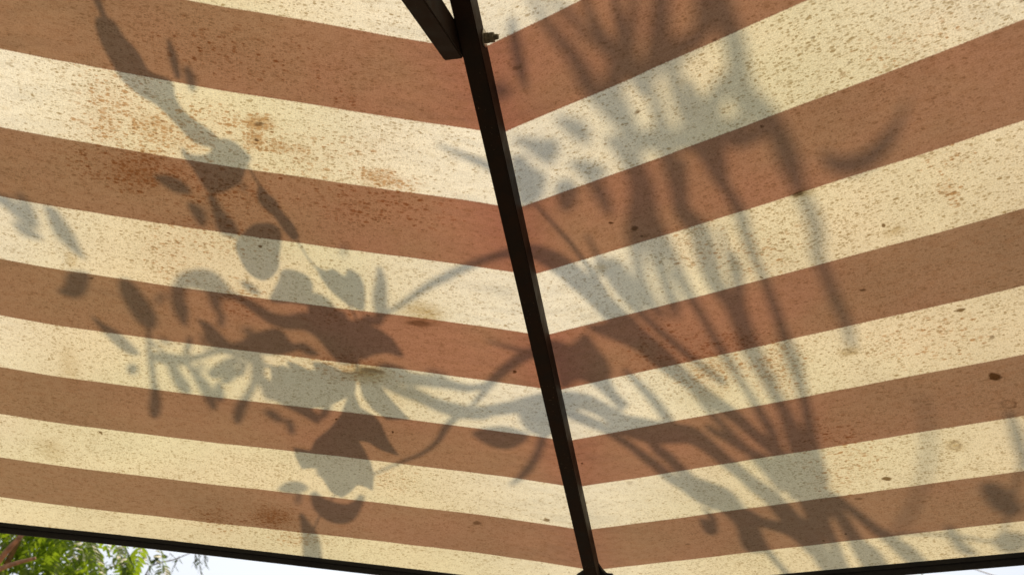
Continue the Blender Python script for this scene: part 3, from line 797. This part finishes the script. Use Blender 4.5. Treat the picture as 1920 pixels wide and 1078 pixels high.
# ================================================================== TREE BEYOND THE EDGE
M_TREE = leafmat('compound_leaf', (0.018, 0.055, 0.010, 1), (0.27, 0.33, 0.05, 1), 0.6, 10)  # dark and bright ends put shaded and sunlit leaves into the colour
M_TWIG = principled('red_brown_bark', (0.48, 0.24, 0.13, 1), 0.8, var=0.35, scale=40, bump=0.002)
def at(x, y, dist):
    """a place dist metres out from the viewpoint, beyond the canopy edge"""
    r = ray(x, y); r = r / np.linalg.norm(r)
    return wpt(CAM) + Vector(r) * dist
tc_ = at(-40, 1035, 6.0)
tree = empty('feather_leaved_tree', (tc_.x - .3, tc_.y + .3, 0), 'bright green tree with feathery compound leaves and reddish brown branches beyond the canopy edge', 'tree')
def leaflet(bm, base, dirv, up, L, wd):
    side = dirv.cross(up).normalized()
    prof = ((0, .08), (.25, .85), (.55, 1.0), (.8, .65), (1, .03))
    rows = []
    for t, w in prof:
        c = base + dirv * (L * t) - up * (L * 0.18 * t * t)
        rows.append((bm.verts.new(c + side * (w * wd / 2) + up * (0.12 * w * wd)), bm.verts.new(c), bm.verts.new(c - side * (w * wd / 2) + up * (0.12 * w * wd))))
    for i in range(4):
        for q in (0, 1):
            bm.faces.new((rows[i][q], rows[i][q + 1], rows[i + 1][q + 1], rows[i + 1][q]))
def compound(seed, L=0.26, pairs=9, ll=0.055, lw=0.021):
    r = random.Random(seed)
    bm = bmesh.new()
    pts = [Vector((L * t, r.uniform(-.004, .004), -0.35 * L * t * t)) for t in [i / 10 for i in range(11)]]
    tube(bm, pts, [0.0016 - 0.0009 * i / 10 for i in range(11)], 4)
    for i in range(pairs):
        t = 0.18 + 0.8 * i / (pairs - 1)
        p = Vector((L * t, 0, -0.35 * L * t * t))
        for sd in (-1, 1):
            dv_ = Vector((0.55 + r.uniform(-.1, .1), sd, -0.25 + r.uniform(-.25, .2))).normalized()
            up = Vector((r.uniform(-.3, .3), -sd * 0.3, 1)).normalized()
            leaflet(bm, p, dv_, up, ll * r.uniform(.85, 1.15) * (1 - .3 * abs(t - .5)), lw * r.uniform(.85, 1.1))
    leaflet(bm, pts[-1], Vector((1, 0, -.6)).normalized(), Vector((0, 0, 1)), ll, lw)
    me = bpy.data.meshes.new('compound_leaf'); bm.to_mesh(me); bm.free()
    me.materials.append(M_TREE)
    me.polygons.foreach_set('use_smooth', [True] * len(me.polygons))
    return me
variants = [compound(s) for s in range(6)]
r2 = random.Random(11)
# limbs
tp = Vector((tc_.x - .3, tc_.y + .3, 0))
fork = Vector((tc_.x - .25, tc_.y + .2, tc_.z - 1.1))
bm = bmesh.new()
tube(bm, [tp + (fork - tp) * t + Vector((.06 * math.sin(5 * t), .04 * math.sin(7 * t), 0)) for t in [i / 10 for i in range(11)]], [.085 - .03 * i / 10 for i in range(11)], 12)
put_in(bm_obj('trunk', bm, M_TWIG, None, True), tree)
ends = []
def limb(a, b, r0, r1, bend=.1):
    k = Vector((r2.uniform(-1, 1), r2.uniform(-1, 1), r2.uniform(0, 1))) * bend
    pts = [a + (b - a) * t + k * math.sin(math.pi * t) for t in [i / 10 for i in range(11)]]
    bm = bmesh.new(); tube(bm, pts, [r0 + (r1 - r0) * i / 10 for i in range(11)], 8)
    put_in(bm_obj('branch', bm, M_TWIG, None, True), tree)
    return pts
limb(at(-60, 1130, 5.0), at(42, 1001, 4.85), .017, .010, .03)
limb(at(-40, 1085, 4.95), at(66, 1046, 4.8), .014, .007, .02)
limb(at(-140, 1160, 5.3), at(-60, 1130, 5.0), .03, .02, .02)
limb(fork, at(-140, 1160, 5.3), .05, .03)
for q in range(9):
    an = q * 2.399
    e_ = tc_ + Vector((math.cos(an) * .75, math.sin(an) * .75, r2.uniform(-.4, .8)))
    limb(fork, e_, .035, .008, .2)
# foliage: compound leaves hung through the crown
def put_leaf(p, yaw, pitch, roll, sc, par):
    o = bpy.data.objects.new('compound_leaf', r2.choice(variants))
    COL.objects.link(o)
    o.location = p - par.location; o.rotation_euler = (roll, pitch, yaw); o.scale = (sc,) * 3
    o.parent = par
cands = []
for i in range(450):
    while True:
        v = Vector((r2.uniform(-1, 1), r2.uniform(-1, 1), r2.uniform(-1, 1)))
        if .35 < v.length < 1:
            break
    f = 1 + 0.10 * math.sin(v.x * 7) + .08 * math.sin(v.y * 9 + 1)
    p = tc_ + Vector((v.x * 1.08, v.y * .95, v.z * .42)) * f
    cands.append(p)
# keep those nearest to the strip seen below the canopy as single leaves, join the rest
aim = at(130, 1040, 5.6)
cands.sort(key=lambda p: (p - aim).length)
near = []
rr_ = ray
for p in cands[:230]:
    put_leaf(p, r2.uniform(0, 6.28), r2.uniform(.1, .9), r2.uniform(-.4, .4), r2.uniform(.85, 1.2), tree)
# hand-placed sprays in the visible gap
for (x, y, dd, yaw, pit) in [(95, 1020, 5.2, 2.0, .5), (150, 1030, 5.1, 0.4, .8), (185, 1042, 5.2, 1.0, .9), (215, 1030, 5.3, 0.2, .6), (240, 1035, 5.3, 0.5, .9), (250, 1050, 5.2, 1.5, .8), (200, 1060, 5.1, 2.6, .9), (130, 1065, 5.0, 3.4, .7),
                             (165, 1010, 5.3, 5.8, .5), (225, 1015, 5.4, 6.0, .6), (260, 1070, 5.2, 5.6, 1.0), (60, 1065, 5.2, .8, .8), (180, 1075, 5.1, 5.9, .8), (110, 1045, 5.3, 5.4, .6), (20, 1030, 5.5, .5, .5), (10, 1072, 5.2, 1.2, .4)]:
    put_leaf(at(x, y, dd), yaw, pit, r2.uniform(-.3, .3), r2.uniform(.9, 1.15), tree)
bm = bmesh.new()
for p in cands[230:]:
    me = r2.choice(variants)
    tmp = bmesh.new(); tmp.from_mesh(me)
    M = Matrix.Translation(p - tree.location) @ Matrix.Rotation(r2.uniform(0, 6.28), 4, 'Z') @ Matrix.Rotation(r2.uniform(.1, .9), 4, 'Y')
    bmesh.ops.transform(tmp, matrix=M, verts=tmp.verts)
    t2 = bpy.data.meshes.new('t'); tmp.to_mesh(t2); tmp.free(); bm.from_mesh(t2); bpy.data.meshes.remove(t2)
me = bpy.data.meshes.new('foliage'); bm.to_mesh(me); bm.free(); me.materials.append(M_TREE)
fo = bpy.data.objects.new('foliage', me); COL.objects.link(fo); fo.parent = tree; fo['kind'] = 'stuff'

# hanging twig with narrow leaves, farther off
M_DARKLEAF = leafmat('narrow_leaf', (0.03, 0.05, 0.02, 1), (0.05, 0.08, 0.03, 1), 0.25, 6)
tw = empty('drooping_twig_tree', (at(300, 1062, 9).x + .2, at(300, 1062, 9).y + 1.5, 0), 'darker slender tree behind whose thin twig droops narrow leaves against the white sky', 'tree')
tb = tw.location.copy()
def tl(pts, rad, name='twig'):
    bm = bmesh.new(); tube(bm, pts, rad, 6)
    o = bm_obj(name, bm, M_BARK, None, True); put_in(o, tw)
a_ = at(262, 1110, 9.0)
tl([tb, tb + Vector((.05, 0, 1.5)), Vector((a_.x, a_.y + .4, a_.z - .4)), a_], [.06, .05, .03, .012], 'trunk')
tl([a_, at(272, 1080, 9), at(281, 1061, 9), at(300, 1054, 9), at(325, 1049, 9), at(345, 1041, 9), at(372, 1030, 9.0)], [.010, .008, .006, .0055, .005, .004, .002])
r3 = random.Random(5)
def narrow(p, d, L, wd):
    bm = bmesh.new()
    leaflet(bm, Vector((0, 0, 0)), d.normalized(), d.orthogonal().normalized(), L, wd)
    o = bm_obj('leaf', bm, M_DARKLEAF, None, True); o.location = p - tw.location; o.parent = tw
for (x0, y0, x1, y1, nl) in [(336, 1042, 322, 1072, 8), (372, 1034, 376, 1074, 14), (366, 1034, 365, 1060, 8), (385, 1036, 383, 1052, 5), (290, 1044, 300, 1050, 6), (318, 1036, 335, 1052, 4), (283, 1060, 278, 1078, 5), (380, 1034, 388, 1060, 6)]:
    tl([at(x0, y0, 9), at((x0 + x1) / 2, (y0 + y1) / 2, 9), at(x1, y1, 9)], [.003, .0025, .0015])
    for i in range(nl):
        t = (i + .5) / nl
        p = at(x0 + (x1 - x0) * t, y0 + (y1 - y0) * t, 9)
        dv_ = Vector((r3.choice((-1, 1)) * r3.uniform(.3, .9), r3.uniform(-.4, .4), -r3.uniform(.6, 1.2)))
        narrow(p, dv_, r3.uniform(.05, .085), .017)
for (x, y) in [(283, 1045), (288, 1043), (294, 1041), (300, 1043), (292, 1048), (285, 1052), (298, 1046)]:
    p = at(x, y, 9.0); narrow(p, Vector((r3.uniform(-1, 1), .2, r3.uniform(-.6, .3))), .075, .04)

# thin cable and a far mast behind the right edge
M_CABLE = principled('grey_cable', (0.6, 0.62, 0.65, 1), 0.6)
bm = bmesh.new()
ca, cb = at(1790, 1050, 30), at(2010, 1086, 26)
tube(bm, [ca + (cb - ca) * (i / 12) - Vector((0, 0, .25 * math.sin(math.pi * i / 12))) for i in range(13)], .02, 8)
cab = bm_obj('power_cable', bm, M_CABLE, None, True)
cab['label'] = 'thin pale grey cable crossing the white sky below the right canopy edge'; cab['category'] = 'cable'
bm = bmesh.new()
mp = at(1728, 1072, 34)
tube(bm, [Vector((mp.x, mp.y, 0)), Vector((mp.x, mp.y, mp.z + .4))], [.05, .03], 10)
tube(bm, [Vector((mp.x - .3, mp.y, mp.z + .1)), Vector((mp.x + .3, mp.y, mp.z + .1))], .02, 8)
mast = bm_obj('mast', bm, M_CABLE, None, True)
mast['label'] = 'slim distant grey mast rising just below the right canopy edge'; mast['category'] = 'mast'
